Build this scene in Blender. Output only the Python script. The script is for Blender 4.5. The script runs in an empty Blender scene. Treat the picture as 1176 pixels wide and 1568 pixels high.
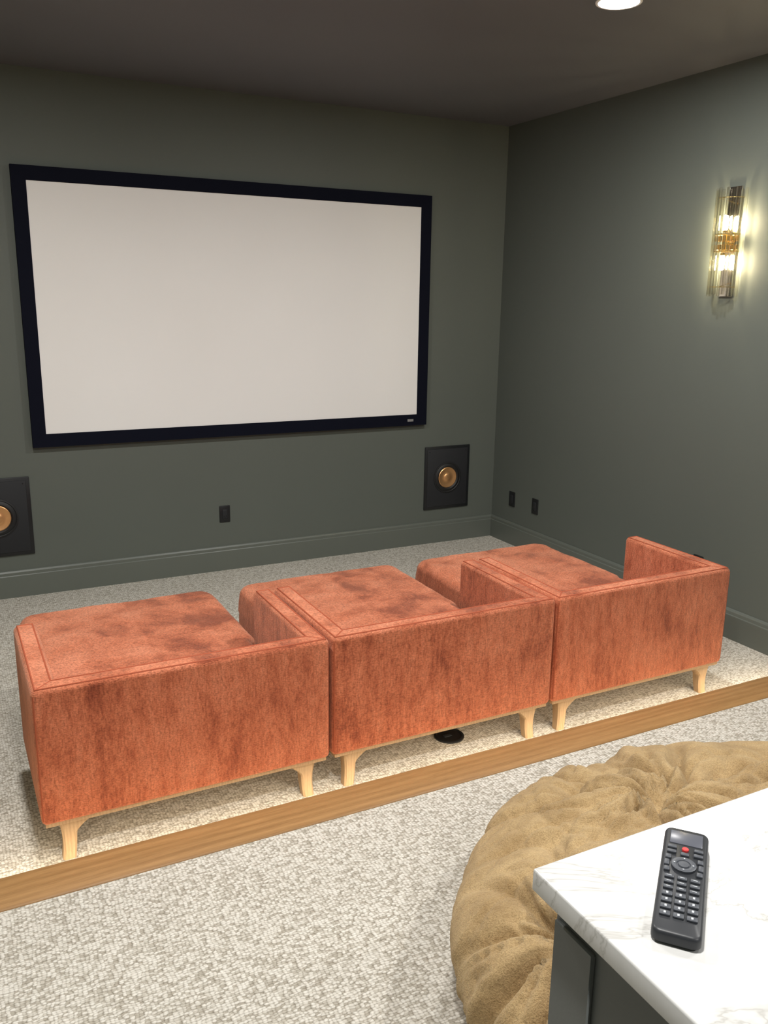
import bpy, bmesh, math, random
from mathutils import Matrix, Vector, noise
random.seed(4)
S=bpy.context.scene
try:
    S.view_settings.view_transform='Standard'; S.view_settings.look='None'; S.view_settings.exposure=0; S.view_settings.gamma=1
except Exception: pass
# ---------------------------------------------------------------- materials
def sr(r,g,b):
    f=lambda c:(c/12.92 if c<=.04045 else ((c+.055)/1.055)**2.4)
    return (f(r/255),f(g/255),f(b/255),1)
class NT:
    def __init__(s,name):
        s.m=bpy.data.materials.new(name); s.m.use_nodes=True; s.t=s.m.node_tree; s.n=s.t.nodes
        s.b=s.n['Principled BSDF']; s.out=s.n['Material Output']
    def add(s,typ,**kw):
        x=s.n.new(typ)
        for k,v in kw.items():
            if k.startswith('i_'): x.inputs[k[2:].replace('_',' ')].default_value=v
            else: setattr(x,k,v)
        return x
    def L(s,a,b): s.t.links.new(a,b)
    def coord(s,scale=(1,1,1),rotz=0):
        c=s.add('ShaderNodeTexCoord'); mp=s.add('ShaderNodeMapping'); mp.inputs['Scale'].default_value=scale; mp.inputs['Rotation'].default_value=(0,0,rotz)
        s.L(c.outputs['Object'],mp.inputs['Vector']); return mp.outputs[0]
    def noise(s,vec,scale,detail=2,rough=.5,dist=0):
        x=s.add('ShaderNodeTexNoise'); x.inputs['Scale'].default_value=scale; x.inputs['Detail'].default_value=detail
        x.inputs['Roughness'].default_value=rough; x.inputs['Distortion'].default_value=dist; s.L(vec,x.inputs['Vector']); return x.outputs['Fac']
    def ramp(s,fac,stops):
        x=s.add('ShaderNodeValToRGB'); e=x.color_ramp.elements
        while len(e)<len(stops): e.new(.5)
        for i,(p,c) in enumerate(stops): e[i].position=p; e[i].color=c if len(c)==4 else (*c,1)
        s.L(fac,x.inputs[0]); return x.outputs[0]
    def mix(s,a,b,fac,mode='MIX'):
        x=s.add('ShaderNodeMix',data_type='RGBA',blend_type=mode)
        for v,k in ((fac,0),(a,6),(b,7)):
            if hasattr(v,'is_linked') or hasattr(v,'links'): s.L(v,x.inputs[k])
            else: x.inputs[k].default_value=v
        return x.outputs[2]
    def math(s,op,a,b=0.0,c=0.0):
        x=s.add('ShaderNodeMath',operation=op)
        for v,k in ((a,0),(b,1),(c,2)):
            if hasattr(v,'links'): s.L(v,x.inputs[k])
            else: x.inputs[k].default_value=v
        return x.outputs[0]
    def bump(s,h,strength,dist=.01,prev=None):
        x=s.add('ShaderNodeBump'); x.inputs['Strength'].default_value=strength; x.inputs['Distance'].default_value=dist
        s.L(h,x.inputs['Height'])
        if prev is not None: s.L(prev,x.inputs['Normal'])
        return x.outputs[0]
    def set(s,**kw):
        for k,v in kw.items():
            s.b.inputs[k.replace('_',' ')].default_value=v
def simple(name,col,rough=.5,metal=0,spec=.5,**kw):
    m=NT(name); m.set(Base_Color=col,Roughness=rough,Metallic=metal); m.b.inputs['Specular IOR Level'].default_value=spec
    m.set(**kw); return m.m
def paint(name,col,rough=.6,spec=.3):
    m=NT(name); v=m.coord(); n=m.noise(v,1.3,3)
    c=m.mix(col,tuple(x*1.10 for x in col[:3])+(1,),n); m.L(c,m.b.inputs['Base Color'])
    m.set(Roughness=rough); m.b.inputs['Specular IOR Level'].default_value=spec
    m.L(m.bump(m.noise(v,220,3,.6),.08,.002),m.b.inputs['Normal']); return m.m
WALL=paint('wall_paint',(.104,.117,.103,1),.55,.35)
TRIM=paint('trim_paint',(.115,.128,.112,1),.30,.5)
CEIL=paint('ceiling_paint',(.120,.124,.136,1),.6,.3)

def carpet():
    m=NT('carpet_loop'); v=m.coord()
    big=m.noise(v,1.2,2)
    nz=m.add('ShaderNodeTexNoise'); nz.inputs['Scale'].default_value=30; nz.inputs['Detail'].default_value=1; m.L(v,nz.inputs['Vector'])
    va=m.add('ShaderNodeVectorMath',operation='MULTIPLY_ADD'); m.L(nz.outputs['Color'],va.inputs[0]); va.inputs[1].default_value=(.016,.012,0); m.L(v,va.inputs[2])
    mp=m.add('ShaderNodeMapping'); mp.inputs['Scale'].default_value=(1,1.5,1); m.L(va.outputs[0],mp.inputs['Vector'])
    vo=m.add('ShaderNodeTexVoronoi'); vo.inputs['Scale'].default_value=90; vo.inputs['Randomness'].default_value=.40; m.L(mp.outputs[0],vo.inputs['Vector'])
    sep=m.add('ShaderNodeSeparateColor'); m.L(vo.outputs['Color'],sep.inputs[0])
    n1=m.noise(mp.outputs[0],66,2,.5,.5)
    f=m.mix(sep.outputs[0],n1,.55)
    c1=m.ramp(f,[(.30,(.40,.365,.305)),(.42,(.53,.495,.43)),(.50,(.625,.592,.53)),(.70,(.71,.68,.62))])
    c3=m.ramp(vo.outputs['Distance'],[(.0,(1.05,1.05,1.05)),(.38,(.93,.93,.92)),(.72,(.40,.375,.33))])
    c=m.mix(c1,c3,.85,'MULTIPLY')
    b=m.noise(v,320,2,.6); c=m.mix(c,m.ramp(b,[(.3,(.80,.80,.80)),(.6,(1.05,1.05,1.05))]),.6,'MULTIPLY')
    c=m.mix(c,m.ramp(big,[(.3,(.95,.95,.95)),(.7,(1.05,1.05,1.05))]),1.0,'MULTIPLY')
    m.L(c,m.b.inputs['Base Color']); m.set(Roughness=.95); m.b.inputs['Specular IOR Level'].default_value=.1
    m.b.inputs['Sheen Weight'].default_value=.15
    n=m.bump(f,.4,.008); n=m.bump(vo.outputs['Distance'],-.8,.008,n); m.L(n,m.b.inputs['Normal']); return m.m
CARPET=carpet()

def velvet():
    m=NT('rust_chenille')
    geo=m.add('ShaderNodeNewGeometry'); tc=m.add('ShaderNodeTexCoord'); oi=m.add('ShaderNodeObjectInfo')
    off=m.add('ShaderNodeVectorMath',operation='MULTIPLY_ADD'); comb=m.add('ShaderNodeCombineXYZ')
    for k in range(3): m.L(oi.outputs['Random'],comb.inputs[k])
    m.L(comb.outputs[0],off.inputs[0]); off.inputs[1].default_value=(17,9,0); m.L(tc.outputs['Object'],off.inputs[2])
    def mp(sc):
        x=m.add('ShaderNodeMapping'); x.inputs['Scale'].default_value=sc; m.L(off.outputs[0],x.inputs['Vector']); return x.outputs[0]
    drip=m.noise(mp((1,1,.26)),20,5,.74,.15)
    broad=m.noise(mp((1,1,.9)),4.0,3,.55,.4)
    drip=m.mix(drip,broad,.36)
    patch=m.noise(mp((1,1,1)),5.0,6,.62,.35)
    sx=m.add('ShaderNodeSeparateXYZ'); m.L(tc.outputs['Object'],sx.inputs[0])
    wob=m.math('ADD',sx.outputs[0],m.math('MULTIPLY',patch,.04))
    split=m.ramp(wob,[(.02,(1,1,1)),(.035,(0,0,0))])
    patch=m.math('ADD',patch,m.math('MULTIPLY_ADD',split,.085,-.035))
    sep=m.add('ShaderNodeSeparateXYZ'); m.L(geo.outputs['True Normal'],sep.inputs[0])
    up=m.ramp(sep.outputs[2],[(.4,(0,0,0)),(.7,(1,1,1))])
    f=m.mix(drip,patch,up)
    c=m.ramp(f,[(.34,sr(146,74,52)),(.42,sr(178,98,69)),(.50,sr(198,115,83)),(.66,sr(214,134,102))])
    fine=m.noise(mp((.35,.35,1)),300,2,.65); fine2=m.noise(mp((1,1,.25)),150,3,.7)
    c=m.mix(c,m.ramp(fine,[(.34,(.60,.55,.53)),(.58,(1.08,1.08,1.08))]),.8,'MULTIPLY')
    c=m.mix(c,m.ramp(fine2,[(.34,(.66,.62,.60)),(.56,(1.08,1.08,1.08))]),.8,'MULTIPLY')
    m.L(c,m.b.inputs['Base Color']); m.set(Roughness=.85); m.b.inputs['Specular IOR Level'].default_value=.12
    m.b.inputs['Sheen Weight'].default_value=.35; m.b.inputs['Sheen Roughness'].default_value=.45
    m.b.inputs['Sheen Tint'].default_value=(1,.76,.58,1)
    n=m.bump(fine,.7,.005); n=m.bump(fine2,.7,.005,n); n=m.bump(f,.2,.008,n); m.L(n,m.b.inputs['Normal']); return m.m
VELVET=velvet()
PIPING=simple('rust_piping',sr(166,86,60),.8,spec=.2)

def wood(name,c1,c2,axis='x',sc=1,wv=.3,rn=5):
    m=NT(name); s={'x':(.55*sc,9*sc,9*sc),'z':(14*sc,14*sc,1.2*sc)}[axis]
    v=m.coord(s); w=m.add('ShaderNodeTexWave',wave_type='BANDS'); w.inputs['Scale'].default_value=1.0; w.inputs['Distortion'].default_value=9
    w.bands_direction='Y' if axis=='x' else 'X'
    w.inputs['Detail'].default_value=4; w.inputs['Detail Scale'].default_value=.8; m.L(v,w.inputs['Vector'])
    n=m.noise(v,rn,6,.72,.5); fn=m.noise(v,32,3,.7)
    f=m.mix(n,w.outputs['Color'],wv); f=m.mix(f,fn,.35); c=m.ramp(f,[(.28,c1),(.68,c2)])
    m.L(c,m.b.inputs['Base Color']); m.set(Roughness=.45); m.b.inputs['Specular IOR Level'].default_value=.4
    m.L(m.bump(fn,.1,.002),m.b.inputs['Normal']); return m.m
OAK=wood('oak_nosing',sr(126,90,50),sr(172,132,84),'x',1.0,.16,4)
LEGW=wood('oak_leg',sr(146,118,88),sr(178,150,116),'z',2,.2)

def fur():
    m=NT('tan_plush'); v=m.coord(); n=m.noise(v,7,4,.65,.4); f=m.noise(v,260,3,.7)
    c=m.ramp(n,[(.3,sr(156,128,88)),(.7,sr(194,166,122))])
    c=m.mix(c,m.ramp(f,[(.3,(.62,.58,.53)),(.6,(1.1,1.1,1.1))]),.8,'MULTIPLY')
    m.L(c,m.b.inputs['Base Color']); m.set(Roughness=.9); m.b.inputs['Specular IOR Level'].default_value=.1
    m.b.inputs['Sheen Weight'].default_value=.3; m.b.inputs['Sheen Tint'].default_value=(1,.88,.66,1)
    nn=m.bump(f,.7,.006); nn=m.bump(m.noise(v,45,4,.65),.5,.010,nn); m.L(nn,m.b.inputs['Normal']); return m.m
FUR=fur()

def marble():
    m=NT('white_quartz'); v=m.coord()
    a=m.noise(v,3.2,6,.6,1.4); d=m.add('ShaderNodeMath',operation='ABSOLUTE'); s=m.add('ShaderNodeMath',operation='SUBTRACT'); s.inputs[1].default_value=.5
    m.L(a,s.inputs[0]); m.L(s.outputs[0],d.inputs[0])
    c=m.ramp(d.outputs[0],[(0,(.43,.42,.40)),(.007,(.54,.535,.52)),(.024,(.60,.60,.59))])
    g=m.noise(v,30,4,.6); c=m.mix(c,m.ramp(g,[(.3,(.93,.93,.92)),(.7,(1,1,1))]),1.0,'MULTIPLY')
    m.L(c,m.b.inputs['Base Color']); m.set(Roughness=.25); return m.m
MARBLE=marble()
CAB=paint('cabinet_paint',(.13,.14,.135,1),.45,.4)
def emis(name,col,st):
    m=NT(name); m.set(Base_Color=(0,0,0,1)); m.b.inputs['Emission Color'].default_value=col; m.b.inputs['Emission Strength'].default_value=st; return m.m
BLACK=simple('black_felt',(.003,.004,.011,1),.8,spec=.12)
BLKPL=simple('black_plastic',(.009,.010,.012,1),.4)
BLKMAT=simple('black_matte',(.013,.014,.017,1),.7)
RUBBER=simple('rubber',(.009,.009,.010,1),.55)
COPPER=simple('copper_cone',(.80,.44,.20,1),.38,.85)
BRASS=simple('brass',(.92,.66,.26,1),.2,1)
SILVER=simple('silver_badge',(.6,.6,.62,1),.35,.8)
CHROME=simple('polished_nickel',(.80,.74,.62,1),.15,1)
WHITEPL=simple('white_trim_plastic',(.85,.85,.84,1),.4)
REMBODY=simple('remote_body',(.022,.024,.028,1),.42)
REMBTN=simple('remote_button',(.06,.066,.078,1),.45)
REMSCR=simple('remote_display',(.09,.095,.115,1),.3)
REMRED=simple('remote_power',(.7,.05,.05,1),.4)
REMTXT=simple('remote_legend',(.45,.47,.5,1),.5)
def screenmat():
    m=NT('projection_fabric'); v=m.coord(); n=m.noise(v,.9,2)
    m.L(m.ramp(n,[(.3,(.82,.81,.80)),(.7,(.85,.845,.84))]),m.b.inputs['Base Color']); m.set(Roughness=.9)
    m.b.inputs['Specular IOR Level'].default_value=.1; return m.m
SCREEN=screenmat()
def rodglass():
    m=NT('crystal'); tr=m.add('ShaderNodeBsdfTransparent'); tr.inputs[0].default_value=(.98,.97,.94,1)
    gl=m.add('ShaderNodeBsdfGlass'); gl.inputs['Roughness'].default_value=.02; gl.inputs['IOR'].default_value=1.45; gl.inputs[0].default_value=(1,.98,.94,1)
    mx=m.add('ShaderNodeMixShader'); mx.inputs[0].default_value=.34; m.L(tr.outputs[0],mx.inputs[1]); m.L(gl.outputs[0],mx.inputs[2]); m.L(mx.outputs[0],m.out.inputs[0]); return m.m
CRYSTAL=rodglass()
# ---------------------------------------------------------------- mesh helpers
def link(o,parent=None):
    S.collection.objects.link(o)
    if parent: o.parent=parent
    return o
def empty(name,loc=(0,0,0),rz=0):
    e=bpy.data.objects.new(name,None); e.location=loc; e.rotation_euler=(0,0,rz); e.empty_display_size=.1; return link(e)
def mesh(name,bm,mats,parent=None,smooth=True,loc=(0,0,0)):
    me=bpy.data.meshes.new(name); bm.normal_update(); bm.to_mesh(me); bm.free()
    for m in (mats if isinstance(mats,(list,tuple)) else [mats]): me.materials.append(m)
    if smooth:
        for p in me.polygons: p.use_smooth=True
        try: me.set_sharp_from_angle(angle=math.radians(40))
        except Exception: pass
    o=bpy.data.objects.new(name,me); o.location=loc; return link(o,parent)
def bbox(bm,x0,x1,y0,y1,z0,z1,bev=0,seg=3,mi=0):
    t=bmesh.new(); bmesh.ops.create_cube(t,size=1)
    for v in t.verts: v.co=Vector((x0+(v.co.x+.5)*(x1-x0),y0+(v.co.y+.5)*(y1-y0),z0+(v.co.z+.5)*(z1-z0)))
    if bev: bmesh.ops.bevel(t,geom=t.edges[:],offset=bev,segments=seg,affect='EDGES',profile=.5)
    for f in t.faces: f.material_index=mi
    me=bpy.data.meshes.new('t'); t.to_mesh(me); t.free(); bm.from_mesh(me); bpy.data.meshes.remove(me)
def box(name,x0,x1,y0,y1,z0,z1,mat,bev=0,parent=None,seg=3):
    bm=bmesh.new(); bbox(bm,x0,x1,y0,y1,z0,z1,bev,seg); return mesh(name,bm,mat,parent)
def bcyl(bm,c,r1,r2,h,axis='Z',seg=32,mi=0,bev=0):
    t=bmesh.new(); bmesh.ops.create_cone(t,cap_ends=True,segments=seg,radius1=r1,radius2=r2,depth=h)
    if bev:
        es=[e for e in t.edges if abs(e.verts[0].co.z-e.verts[1].co.z)<1e-6]
        bmesh.ops.bevel(t,geom=es,offset=bev,segments=3,affect='EDGES')
    M={'Z':Matrix.Identity(4),'Y':Matrix.Rotation(math.pi/2,4,'X'),'X':Matrix.Rotation(math.pi/2,4,'Y')}[axis]
    t.transform(Matrix.Translation(Vector(c))@M)
    for f in t.faces: f.material_index=mi
    me=bpy.data.meshes.new('t'); t.to_mesh(me); t.free(); bm.from_mesh(me); bpy.data.meshes.remove(me)
def lathe(bm,prof,c,axis,seg=48,mi=0):
    rings=[]
    for r,h in prof:
        ring=[]
        for k in range(seg):
            a=2*math.pi*k/seg; ca,sa=r*math.cos(a),r*math.sin(a)
            if axis=='-Y': p=(c[0]+ca,c[1]-h,c[2]+sa)
            elif axis=='Z': p=(c[0]+ca,c[1]+sa,c[2]+h)
            ring.append(bm.verts.new(p))
        rings.append(ring)
    for a,b in zip(rings,rings[1:]):
        for k in range(seg):
            f=bm.faces.new((a[k],a[(k+1)%seg],b[(k+1)%seg],b[k])); f.material_index=mi
    return rings
def prism(bm,poly,z0,z1,bev=0,seg=3):
    t=bmesh.new(); vs=[t.verts.new((x,y,z0)) for x,y in poly]; f=t.faces.new(vs)
    r=bmesh.ops.extrude_face_region(t,geom=[f])
    for g in r['geom']:
        if isinstance(g,bmesh.types.BMVert): g.co.z=z1
    bmesh.ops.recalc_face_normals(t,faces=t.faces[:])
    if bev: bmesh.ops.bevel(t,geom=t.edges[:],offset=bev,segments=seg,affect='EDGES',profile=.5)
    me=bpy.data.meshes.new('t'); t.to_mesh(me); t.free(); bm.from_mesh(me); bpy.data.meshes.remove(me)
def tube(name,pts,r,mat,parent,cyclic=False):
    cu=bpy.data.curves.new(name,'CURVE'); cu.dimensions='3D'; cu.bevel_depth=r; cu.bevel_resolution=2
    sp=cu.splines.new('POLY'); sp.points.add(len(pts)-1)
    for i,p in enumerate(pts): sp.points[i].co=(*p,1)
    sp.use_cyclic_u=cyclic; cu.materials.append(mat); o=bpy.data.objects.new(name,cu); return link(o,parent)
# ---------------------------------------------------------------- room shell
H=3.16; XL=-5.0; YB=-8.0; ST=.18; YS=-3.26; YN=-3.235
bm=bmesh.new()
P=[(XL,0,0),(0,0,0),(0,YS,0),(XL,YS,0),(0,YS,ST),(XL,YS,ST),(0,YB,ST),(XL,YB,ST)]
V=[bm.verts.new(p) for p in P]
for q in ((3,2,1,0),(5,4,2,3),(7,6,4,5)): bm.faces.new([V[i] for i in q])
mesh('floor',bm,CARPET,smooth=False)
box('wall_back',XL-.1,.1,0,.1,-.1,H+.1,WALL)
box('wall_right',0,.1,YB-.1,0,-.1,H+.1,WALL)
box('wall_left',XL-.1,XL,YB-.1,0,-.1,H+.1,WALL)
box('wall_rear',XL,0,YB-.1,YB,-.1,H+.1,WALL)
box('ceiling',XL-.1,.1,YB-.1,.1,H,H+.1,CEIL)
def baseboard(name,fn,length,z0=0):
    prof=[(0,0),(.018,0),(.018,.142),(.014,.147),(.014,.165),(.009,.175),(0,.178)]
    bm=bmesh.new(); a=[bm.verts.new(fn(0,d,z0+z)) for d,z in prof]; b=[bm.verts.new(fn(length,d,z0+z)) for d,z in prof]
    n=len(prof)
    for i in range(n): bm.faces.new((a[i],a[(i+1)%n],b[(i+1)%n],b[i]))
    bm.faces.new(a); bm.faces.new(b[::-1]); bmesh.ops.recalc_face_normals(bm,faces=bm.faces[:])
    mesh(name,bm,TRIM,smooth=False)
baseboard('baseboard_back',lambda t,d,z:(XL+t,-d,z),-XL)
baseboard('baseboard_right',lambda t,d,z:(-d,-t,z),-YN)
baseboard('baseboard_right.001',lambda t,d,z:(-d,YN-t,z),YN-YB,ST)
baseboard('baseboard_left',lambda t,d,z:(XL+d,-t,z),-YN)
bm=bmesh.new(); bbox(bm,XL+.002,-.002,-3.385,YN+.01,ST-.026,ST+.004,.006,3)
mesh('trim_1',bm,OAK)
WARM=(1,.83,.60)
box('trim_2',XL+.05,-.05,-3.2425,-3.2345,ST-.030,ST-.0262,emis('led_tape',(1,.82,.58,1),6))
# ---------------------------------------------------------------- projection screen
x1=-.6726; x0=x1-2.82; z0=.965; z1=z0+1.66; fr=.082
e=empty('projection_screen',(0,0,0))
bm=bmesh.new()
def frame(bm,x0,x1,z0,z1,fr,ya,yb):
    o=[(x0,z0),(x1,z0),(x1,z1),(x0,z1)]; i=[(x0+fr,z0+fr),(x1-fr,z0+fr),(x1-fr,z1-fr),(x0+fr,z1-fr)]
    def ring(pts,y): return [bm.verts.new((x,y,z)) for x,z in pts]
    of,inf,ob,ib=ring(o,yb),ring(i,yb+.006),ring(o,ya),ring(i,ya)
    for k in range(4):
        j=(k+1)%4
        bm.faces.new((of[k],of[j],inf[j],inf[k])); bm.faces.new((of[j],of[k],ob[k],ob[j])); bm.faces.new((inf[k],inf[j],ib[j],ib[k])); bm.faces.new((ob[j],ob[k],ib[k],ib[j]))
    bmesh.ops.recalc_face_normals(bm,faces=bm.faces[:])
frame(bm,x0,x1,z0,z1,fr,-.004,-.045)
mesh('frame',bm,BLACK,e,smooth=False)
box('fabric',x0+fr-.004,x1-fr+.004,-.034,-.030,z0+fr-.004,z1-fr+.004,SCREEN,0,e)
box('badge',x1-.165,x1-.115,-.0465,-.044,z0+.030,z0+.048,SILVER,.0005,e,1)
# ---------------------------------------------------------------- in-wall speakers
def speaker(name,xc,zc):
    e=empty(name,(xc,0,zc)); w,h=.205,.252
    bm=bmesh.new(); bbox(bm,-w,w,-.012,-.0005,-h,h,.004,2); mesh('bezel',bm,BLKPL,e)
    bm=bmesh.new(); bbox(bm,-w+.022,w-.022,-.0145,-.010,-h+.022,h-.022,.003,2); mesh('baffle',bm,BLKMAT,e)
    bm=bmesh.new(); lathe(bm,[(.125,.014),(.125,.019),(.116,.021),(.112,.018),(.103,.024),(.092,.026),(.083,.020),(.080,.016)],(0,0,0),'-Y'); mesh('surround',bm,RUBBER,e)
    bm=bmesh.new(); lathe(bm,[(.086,.0165),(.078,.0220),(.055,.0175),(.033,.0155),(.030,.0175),(.026,.0205),(.014,.0225),(.0005,.0235)],(0,0,0),'-Y'); mesh('cone',bm,COPPER,e)
    bm=bmesh.new()
    for sx in (-1,1):
        for sz in (-1,1): bcyl(bm,(sx*.165,-.0148,sz*.21),.004,.004,.001,'Y',12)
    mesh('screws',bm,BLKPL,e)
speaker('in_wall_speaker',-.45,.528); speaker('in_wall_speaker',-3.735,.530)
# ---------------------------------------------------------------- outlets
SLOT=simple('slot_dark',(.001,.001,.001,1),.9)
def outlet(name,loc,side):
    e=empty(name,loc,0 if side=='back' else -math.pi/2)
    bm=bmesh.new(); bbox(bm,-.038,.038,-.007,-.0003,-.060,.060,.004,2); mesh('cover_plate',bm,BLKPL,e)
    bm=bmesh.new(); bbox(bm,-.0175,.0175,-.010,-.005,-.034,.034,.003,2); mesh('receptacle',bm,BLKMAT,e)
    bm=bmesh.new()
    for z in (-.017,.017):
        bbox(bm,-.008,-.0055,-.0104,-.0095,z-.005,z+.005); bbox(bm,.0055,.008,-.0104,-.0095,z-.005,z+.005); bcyl(bm,(0,-.010,z-.010),.0025,.0025,.001,'Y',10)
    mesh('slots',bm,SLOT,e)
outlet('wall_outlet',(-2.27,0,.41),'back')
outlet('wall_outlet',(0,-.28,.365),'right'); outlet('wall_outlet',(0,-.58,.37),'right'); outlet('wall_outlet',(0,-2.2,.365),'right')
# ---------------------------------------------------------------- armchairs
def chair(xl,seed):
    W=1.055; A=.085; yb=-2.975; ya=-2.32; yf=-1.56; zt=.652; zs=.43; zb=.158
    e=empty('armchair',(xl+W/2,-2.3,0)); ox,oy=xl+W/2,-2.3
    w=W/2; yb-=oy; ya-=oy; yf-=oy
    poly=[(-w,yb),(w,yb),(w,ya),(w-A,ya),(w-A,yb+A),(-w+A,yb+A),(-w+A,ya),(-w,ya)]
    bm=bmesh.new(); prism(bm,poly,zb,zt,.020,4)
    mesh('shell',bm,VELVET,e)
    g=.015; zz=zt-.002
    pl=[(-w+g,ya-g,zz),(-w+g,yb+g,zz),(w-g,yb+g,zz),(w-g,ya-g,zz),(w-A+g,ya-g,zz),(w-A+g,yb+A-g,zz),(-w+A-g,yb+A-g,zz),(-w+A-g,ya-g,zz)]
    tube('shell_piping',pl,.0045,PIPING,e,True)
    for sx in (-1,1):
        k=1 if sx<0 else 2
        tube('corner_seam_%d'%k,[(sx*(w-g),yb+g,zz),(sx*(w-A+g),yb+A-g,zz)],.0035,PIPING,e)
        tube('rear_seam_%d'%k,[(sx*(w-.007),yb+.007,zb+.02),(sx*(w-.007),yb+.007,zt-.02)],.0032,PIPING,e)
    si=w-A-.002; so=w-A+.026
    bm=bmesh.new()
    nx,ny=46,70
    y0=yb+A+.002
    def wid(y):
        t=min(1,max(0,(y-(ya+.01))/.03)); return si+(so-si)*t*t*(3-2*t)
    def surf(u,vv):
        y=y0+(yf-y0)*vv; hw=wid(y); x=u*hw; 
        dx=hw-abs(x); dy=yf-y
        r=.052
        d=min(dx,dy)
        if dx<.09 and dy<.09: d=.09-math.hypot(.09-dx,.09-dy)
        d=max(0,d)
        z=zs
        if d<r: z=zs-r+math.sqrt(max(0,r*r-(r-d)**2))
        z+= .014*(1-u*u)*(math.sin(math.pi*min(1,max(0,vv))))
        z+= .006*noise.noise(Vector((x*5+seed,y*5,0)))+.0025*noise.noise(Vector((x*16+seed,y*16,3)))
        return x,y,z
    us=[math.sin(math.pi/2*(-1+2*i/nx)) for i in range(nx+1)]
    vs=[math.sin(math.pi/2*(j/ny)) for j in range(ny+1)]
    grid=[]
    for j in range(ny+1):
        row=[]
        for i in range(nx+1):
            x,y,z=surf(us[i],vs[j])
            hw=wid(y); dx=hw-abs(x); dy=yf-y
            if dx<.09 and dy<.09:
                k=math.hypot(.09-dx,.09-dy)
                if k>.09:
                    s=.09/k; x=math.copysign(hw-.09+(.09-dx)*s,x); y=yf-.09+(.09-dy)*s
            row.append(bm.verts.new((x,y,z)))
        grid.append(row)
    for j in range(ny):
        for i in range(nx): bm.faces.new((grid[j][i],grid[j][i+1],grid[j+1][i+1],grid[j+1][i]))
    rim=[grid[j][nx] for j in range(ny+1)]+[grid[ny][i] for i in range(nx-1,-1,-1)]+[grid[j][0] for j in range(ny-1,-1,-1)]
    prev=rim
    for k,z in enumerate((.34,.30,.285,.27,.22,.165,zb)):
        bul=(0.004,.006,-.004,.004,.004,.003,-.004)[k]
        cur=[]
        for v in rim:
            c=Vector((v.co.x,v.co.y,z))
            if abs(abs(v.co.x)-wid(v.co.y))<.1 and v.co.y>ya+.02: c.x+=math.copysign(bul,c.x)
            if v.co.y>yf-.09: c.y+=bul
            cur.append(bm.verts.new(c))
        for i in range(len(rim)-1): bm.faces.new((prev[i],prev[i+1],cur[i+1],cur[i]))
        prev=cur
    bmesh.ops.recalc_face_normals(bm,faces=bm.faces[:])
    mesh('seat',bm,VELVET,e)
    bm=bmesh.new(); prism(bm,[(-w+.012,yb+.012),(w-.012,yb+.012),(w-.012,ya-.012),(so-.02,ya),(so-.02,yf-.03),(-so+.02,yf-.03),(-so+.02,ya),(-w+.012,ya-.012)],zb-.013,zb+.004,.002,1)
    mesh('plinth',bm,LEGW,e)
    def leg(name,x,y,sx,sy):
        bm=bmesh.new(); z1=zb-.012; N=18; secs=[]
        for k in range(N+1):
            t=k/N; z=z1*(1-t)
            win=.056+.056*max(0,1-t*2.6)**1.6-.010*t; out=.004*t+.007*math.sin(t*math.pi)
            q=[]; dep=.058-.014*t
            xo,xi=x+sx*out,x+sx*(win+out*.5); yo,yi=y+sy*out*.6,y+sy*(out*.6+dep)
            b=.007
            for px,py in ((xo+sx*b,yo),(xi-sx*b,yo),(xi,yo+sy*b),(xi,yi-sy*b),(xi-sx*b,yi),(xo+sx*b,yi),(xo,yi-sy*b),(xo,yo+sy*b)): q.append(bm.verts.new((px,py,z)))
            secs.append(q)
        for a,b2 in zip(secs,secs[1:]):
            for i in range(8): bm.faces.new((a[i],a[(i+1)%8],b2[(i+1)%8],b2[i]))
        bm.faces.new(secs[0]); bm.faces.new(secs[-1][::-1]); bmesh.ops.recalc_face_normals(bm,faces=bm.faces[:])
        mesh(name,bm,LEGW,e)
    leg('leg_1',-w+.055,yb+.02,1,1); leg('leg_2',w-.055,yb+.02,-1,1)
    leg('leg_3',-so+.045,yf-.05,1,-1); leg('leg_4',so-.045,yf-.05,-1,-1)
chair(-3.82,1.3); chair(-2.753,7.7); chair(-1.688,13.1)
# ---------------------------------------------------------------- floor outlet
e=empty('floor_outlet',(-2.10,-2.78,0))
bm=bmesh.new(); lathe(bm,[(.068,0),(.068,.006),(.064,.009),(.056,.009),(.054,.005),(.0005,.005)],(0,0,0),'Z'); mesh('ring',bm,BLKPL,e)
bm=bmesh.new(); bbox(bm,-.03,.01,-.012,.012,.005,.0085,.002,2); mesh('flap',bm,BLKMAT,e)
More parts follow.
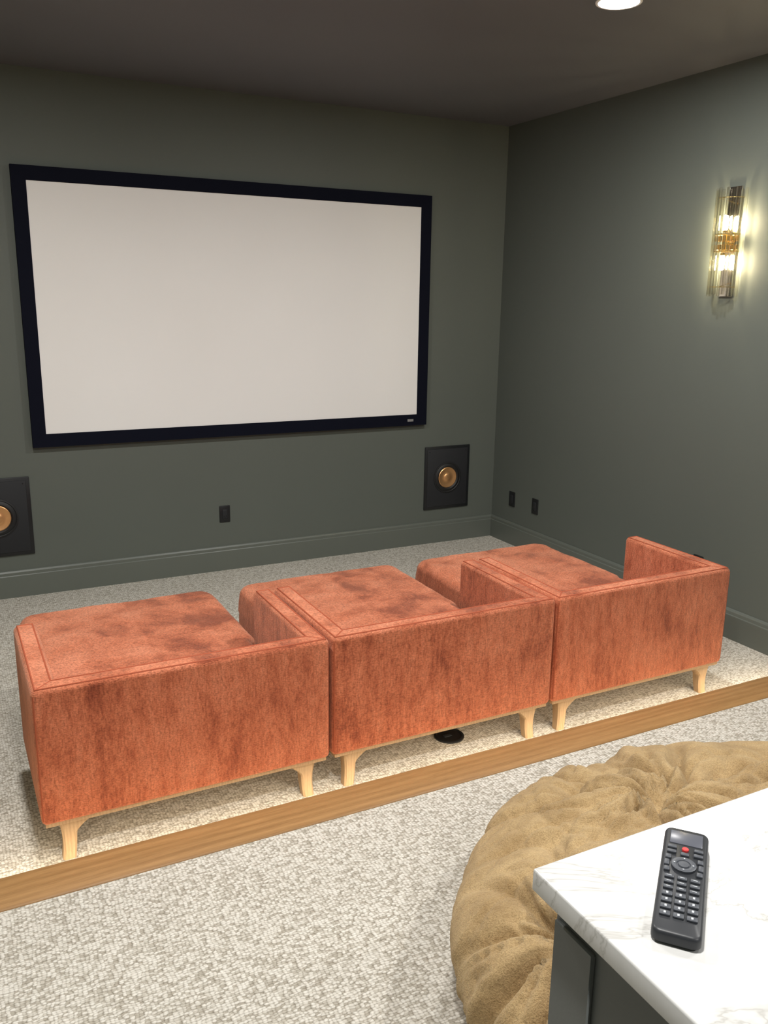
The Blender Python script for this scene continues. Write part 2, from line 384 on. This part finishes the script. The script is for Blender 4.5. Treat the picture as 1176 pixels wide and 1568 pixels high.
# ---------------------------------------------------------------- bean bag
def beanbag():
    cx,cy,Rr,Hh=-2.15,-4.72,.955,.37
    ymin=-5.045; zf=ST
    NT_,NP=560,260
    pucks=[((-2.27,-4.20),.42,.11,1.9,1.0),((-2.86,-4.56),.26,.10,1.5,4.0),((-1.75,-4.5),.35,.08,1.7,2.5)]
    bm=bmesh.new(); rows=[]
    for j in range(NP+1):
        ph=math.pi*j/NP*.985+.0001; row=[]
        for i in range(NT_):
            th=2*math.pi*i/NT_
            s=math.sin(ph)**.72; c=math.cos(ph); cz=math.copysign(abs(c)**.85,c)
            rad=Rr*s*(1+.010*math.sin(3*th+1)+.006*math.sin(5*th))
            x=cx+rad*math.cos(th); y=cy+rad*math.sin(th)
            z=Hh*.5*(1+cz)
            lim=ymin+.25
            if y<lim: y=lim-(lim-ymin-.005)*(1-math.exp(-(lim-y)/.26))
            row.append([x,y,z,ph])
        rows.append(row)
    N=noise.noise
    for row in rows:
        rv=[]
        for x,y,z,ph in row:
            up=max(0,math.cos(ph)); side=math.sin(ph); d=0
            q=Vector((x,y,z)); near=0
            for (px,py),rad,amp,k,sd in pucks:
                wx=x+.05*N(Vector((x*5,y*5,sd))); wy=y+.05*N(Vector((x*5,y*5,sd+9)))
                dx,dy=wx-px,wy-py; r=math.hypot(dx,dy)+1e-6; ca,sa=dx/r,dy/r
                n=N(Vector((ca*k+sd,sa*k,r*2.2+sd)))
                n2=N(Vector((ca*k*2.6+sd,sa*k*2.6,r*5+sd)))
                if ph<1.9:
                    fall=math.exp(-(r/rad)**2.2); near=max(near,fall)
                    v=min(1,abs(n)/.22)**.65; v2=min(1,abs(n2)/.25)**.7
                    d+=fall*min(1,r/.10+.1)*(amp*(v-.75)+amp*.35*(v2-.75))
                    d-=.03*math.exp(-(r/.05)**2)
            w=Vector((N(q*2.1+Vector((5,0,0))),N(q*2.1+Vector((0,9,0))),0))
            n1=N((q+w*.30)*3.4); n2=N((q+w*.2+Vector((3,3,3)))*8.5)
            far=1-.85*near
            c1=min(1,abs(n1)/.14)**.6; c2=min(1,abs(n2)/.16)**.6
            d+=far*(.030*(c1-.8)*(.35+.65*up)+.011*(c2-.8)*(.4+.6*up))+.02*N(q*2.2)
            nx,ny=(x-cx)/Rr,(y-cy)/Rr
            if z<.03: d*=z/.03
            zz=z+d*(.25+.75*up)+.02*up; xx=x+nx*d*side*.8; yy=max(ymin,y+ny*d*side*.8)
            rv.append(bm.verts.new((xx-cx,yy-cy,max(0,zz))))
        row[:]=rv
    for a,b in zip(rows,rows[1:]):
        for i in range(NT_):
            j=(i+1)%NT_; bm.faces.new((a[i],a[j],b[j],b[i]))
    bm.faces.new(rows[0]); bm.faces.new(rows[-1][::-1]); bmesh.ops.recalc_face_normals(bm,faces=bm.faces[:])
    me=bpy.data.meshes.new('bean_bag'); bm.to_mesh(me); bm.free(); me.materials.append(FUR)
    for p in me.polygons: p.use_smooth=True
    o=bpy.data.objects.new('bean_bag',me); o.location=(cx,cy,zf+.001); link(o)
beanbag()
# ---------------------------------------------------------------- bar counter
ZC=1.23
e=empty('bar_counter',(0,0,0))
box('countertop',-3.402,-1.7,-5.72,-5.035,ZC-.03,ZC,MARBLE,.003,e)
box('cabinet',-3.378,-1.74,-5.69,-5.057,ST,ZC-.03,CAB,.002,e)
bm=bmesh.new(); bbox(bm,-3.384,-3.377,-5.69,-5.62,ST+.12,ZC-.06,.002,1); bbox(bm,-3.384,-3.377,-5.13,-5.06,ST+.12,ZC-.06,.002,1); mesh('side_stiles',bm,CAB,e)
# ---------------------------------------------------------------- remote control
e=empty('remote_control',(-3.268,-5.145,ZC),math.atan2(.1455,.1685)-math.pi/2)
L,Wd,T=.206,.053,.019
def rrect(w,l,r,n=6):
    pts=[]
    for cxx,cyy,a0 in ((w-r,l-r,0),(-w+r,l-r,90),(-w+r,-l+r,180),(w-r,-l+r,270)):
        for k in range(n+1):
            a=math.radians(a0+90*k/n); pts.append((cxx+r*math.cos(a),cyy+r*math.sin(a)))
    return pts
bm=bmesh.new(); rings=[]
for z,ins,r in ((.0003,.004,.008),(.004,0,.010),(.0125,0,.010),(.0155,.0012,.009),(.0170,.0035,.007)):
    rings.append([bm.verts.new((x,y,z)) for x,y in rrect(Wd/2-ins,L/2-ins,r)])
for a,b in zip(rings,rings[1:]):
    n=len(a)
    for i in range(n): bm.faces.new((a[i],a[(i+1)%n],b[(i+1)%n],b[i]))
bm.faces.new(rings[0][::-1]); bm.faces.new(rings[-1]); mesh('body',bm,REMBODY,e)
bm=bmesh.new(); bbox(bm,-.0195,.0195,.066,.094,.0165,.0178,.001,2); mesh('display',bm,REMSCR,e)
bm=bmesh.new()
def btn(x,y,w,l,h=.0198): bbox(bm,x-w/2,x+w/2,y-l/2,y+l/2,.0160,h,.0011,2)
for i in (-1,1): btn(i*.0155,.056,.011,.006); btn(i*.0155,.046,.011,.006)
btn(0,.044,.010,.006)
for i in (-1,1):
    for yy in (.034,.009): btn(i*.0185,yy,.007,.008)
    btn(i*.0195,.0215,.006,.011)
for r in range(3):
    for c in range(3): btn((c-1)*.0145,-.005-.0105*r,.011,.006)
for r in range(4):
    for c in range(3): btn((c-1)*.0145,-.038-.0118*r,.0118,.0076)
mesh('buttons',bm,REMBTN,e)
bm=bmesh.new(); lathe(bm,[(.0145,.016),(.0145,.0200),(.013,.0207),(.0085,.0200),(.0078,.0188),(.0068,.0188),(.006,.0205),(.0003,.0207)],(0,.0215,0),'Z',32); mesh('navigation_ring',bm,REMBTN,e)
bm=bmesh.new(); bcyl(bm,(0,.0545,.018),.0040,.0040,.004,'Z',20,0,.0006); mesh('power_button',bm,REMRED,e)
bm=bmesh.new()
for r in range(4):
    for c in range(3): x,y=(c-1)*.0145,-.038-.0118*r; bbox(bm,x-.0012,x+.0012,y-.0018,y+.0018,.0196,.0200)
for r in range(3):
    for c in range(3): x,y=(c-1)*.0145,-.005-.0105*r; bbox(bm,x-.0025,x+.0025,y-.0005,y+.0005,.0196,.0200)
for a in range(4): 
    x,y=.0108*math.cos(a*math.pi/2),.0215+.0108*math.sin(a*math.pi/2); bbox(bm,x-.0009,x+.0009,y-.0009,y+.0009,.0203,.0209)
mesh('legends',bm,REMTXT,e)
# ---------------------------------------------------------------- wall sconces
BULB=emis('bulb_glow',(1,.84,.52,1),700)
def sconce(loc,rz):
    e=empty('wall_sconce',loc,rz); hh=.285
    bm=bmesh.new(); bbox(bm,-.012,-.0005,-.045,.045,-hh-.002,hh+.012,.003,2)
    mesh('backplate',bm,CHROME,e)
    bm=bmesh.new(); bbox(bm,-.055,-.010,-.010,.010,-.010,.010,.002,2)
    bcyl(bm,(-.055,0,0),.012,.012,.10,'Z',20); bcyl(bm,(-.055,0,.06),.016,.016,.012,'Z',20); bcyl(bm,(-.055,0,-.06),.016,.016,.012,'Z',20)
    def hoop(z,h,r,t=.003):
        n=20; pr=None
        for k in range(n+1):
            a=math.radians(90+180*k/n); ca,sa=math.cos(a),math.sin(a)
            q=[bm.verts.new((-.012+ (r+d)*ca*1.25, (r+d)*sa, z+dz)) for d,dz in ((0,-h/2),(t,-h/2),(t,h/2),(0,h/2))]
            if pr:
                for i in range(4): bm.faces.new((pr[i],pr[(i+1)%4],q[(i+1)%4],q[i]))
            pr=q
    for z,h in ((-.045,.006),(.045,.006),(.235,.004),(-.235,.004)): hoop(z,h,.066)
    bmesh.ops.recalc_face_normals(bm,faces=bm.faces[:]); mesh('frame',bm,BRASS,e)
    bm=bmesh.new(); nr=12
    for k in range(nr):
        a=math.radians(90+180*k/(nr-1)); x=-.014+.080*1.2*math.cos(a); y=.080*math.sin(a)
        bcyl(bm,(x,y,0),.0088,.0088,2*hh-.02+(.02 if k%2 else 0),'Z',8,0,.002)
    mesh('crystal_rods',bm,CRYSTAL,e,smooth=False)
    bm=bmesh.new()
    for k in range(9):
        a=math.radians(97+166*k/8); x=-.014+.060*1.2*math.cos(a); y=.060*math.sin(a)
        for z in (-.024,.024): bcyl(bm,(x,y,z),.007,.007,.030,'Z',6,0,.002)
    mesh('brass_prisms',bm,BRASS,e,smooth=False)
    bm=bmesh.new()
    for z in (-.105,.105):
        lathe(bm,[(.0005,-.04),(.008,-.036),(.011,-.02),(.011,.02),(.008,.036),(.0005,.04)],(-.055,0,z),'Z',16)
    bmesh.ops.recalc_face_normals(bm,faces=bm.faces[:]); mesh('bulbs',bm,BULB,e)
sconce((0,-2.195,2.225),0)
sconce((XL,-2.195,2.225),math.pi)  # unseen counterpart on the left wall, added as fill light
# ---------------------------------------------------------------- recessed downlights
LENS=emis('downlight_lens',(1,.97,.92,1),14)
def downlight(x,y,p):
    e=empty('recessed_downlight',(x,y,H))
    bm=bmesh.new(); lathe(bm,[(.100,0),(.099,-.004),(.094,-.006),(.088,-.005),(.086,-.001)],(0,0,0),'Z',40); mesh('trim_ring',bm,WHITEPL,e)
    bm=bmesh.new(); lathe(bm,[(.088,-.0015),(.075,-.0075),(.05,-.0125),(.0005,-.015)],(0,0,0),'Z',40); mesh('lens',bm,LENS,e)
    l=bpy.data.lights.new('downlight','AREA'); l.shape='DISK'; l.size=.15; l.energy=p; l.color=(1,.98,.945)
    o=bpy.data.objects.new('lamp',l); o.location=(0,0,-.018); link(o,e)
for x,y,p in ((-1.21,-2.53,48),(-3.7,-2.53,54),(-1.21,-5.0,46),(-3.7,-5.0,50),(-2.5,-7,36)): downlight(x,y,p)
l=bpy.data.lights.new('led','AREA'); l.shape='RECTANGLE'; l.size=4.8; l.size_y=.006; l.energy=24; l.color=WARM; l.spread=math.radians(110)
o=bpy.data.objects.new('nosing_led_light',l); o.location=(XL/2,-3.228,ST-.032); o.rotation_euler=(math.radians(34),0,0); link(o)
w=bpy.data.worlds.new('World'); S.world=w; w.use_nodes=True; w.node_tree.nodes['Background'].inputs[0].default_value=(.5,.55,.6,1); w.node_tree.nodes['Background'].inputs[1].default_value=.02
# ---------------------------------------------------------------- camera
cd=bpy.data.cameras.new('camera'); c=bpy.data.objects.new('camera',cd); link(c); S.camera=c
cd.sensor_fit='HORIZONTAL'; cd.sensor_width=36; cd.lens=36*1323.42523/1176; cd.clip_start=.05
Rm=Matrix.Rotation(-.47821,4,'Z')@Matrix.Rotation(math.pi/2-.24267,4,'X')@Matrix.Rotation(.01489,4,'Z')
c.matrix_world=Matrix.Translation((-3.99295,-5.76646,1.90366))@Rm
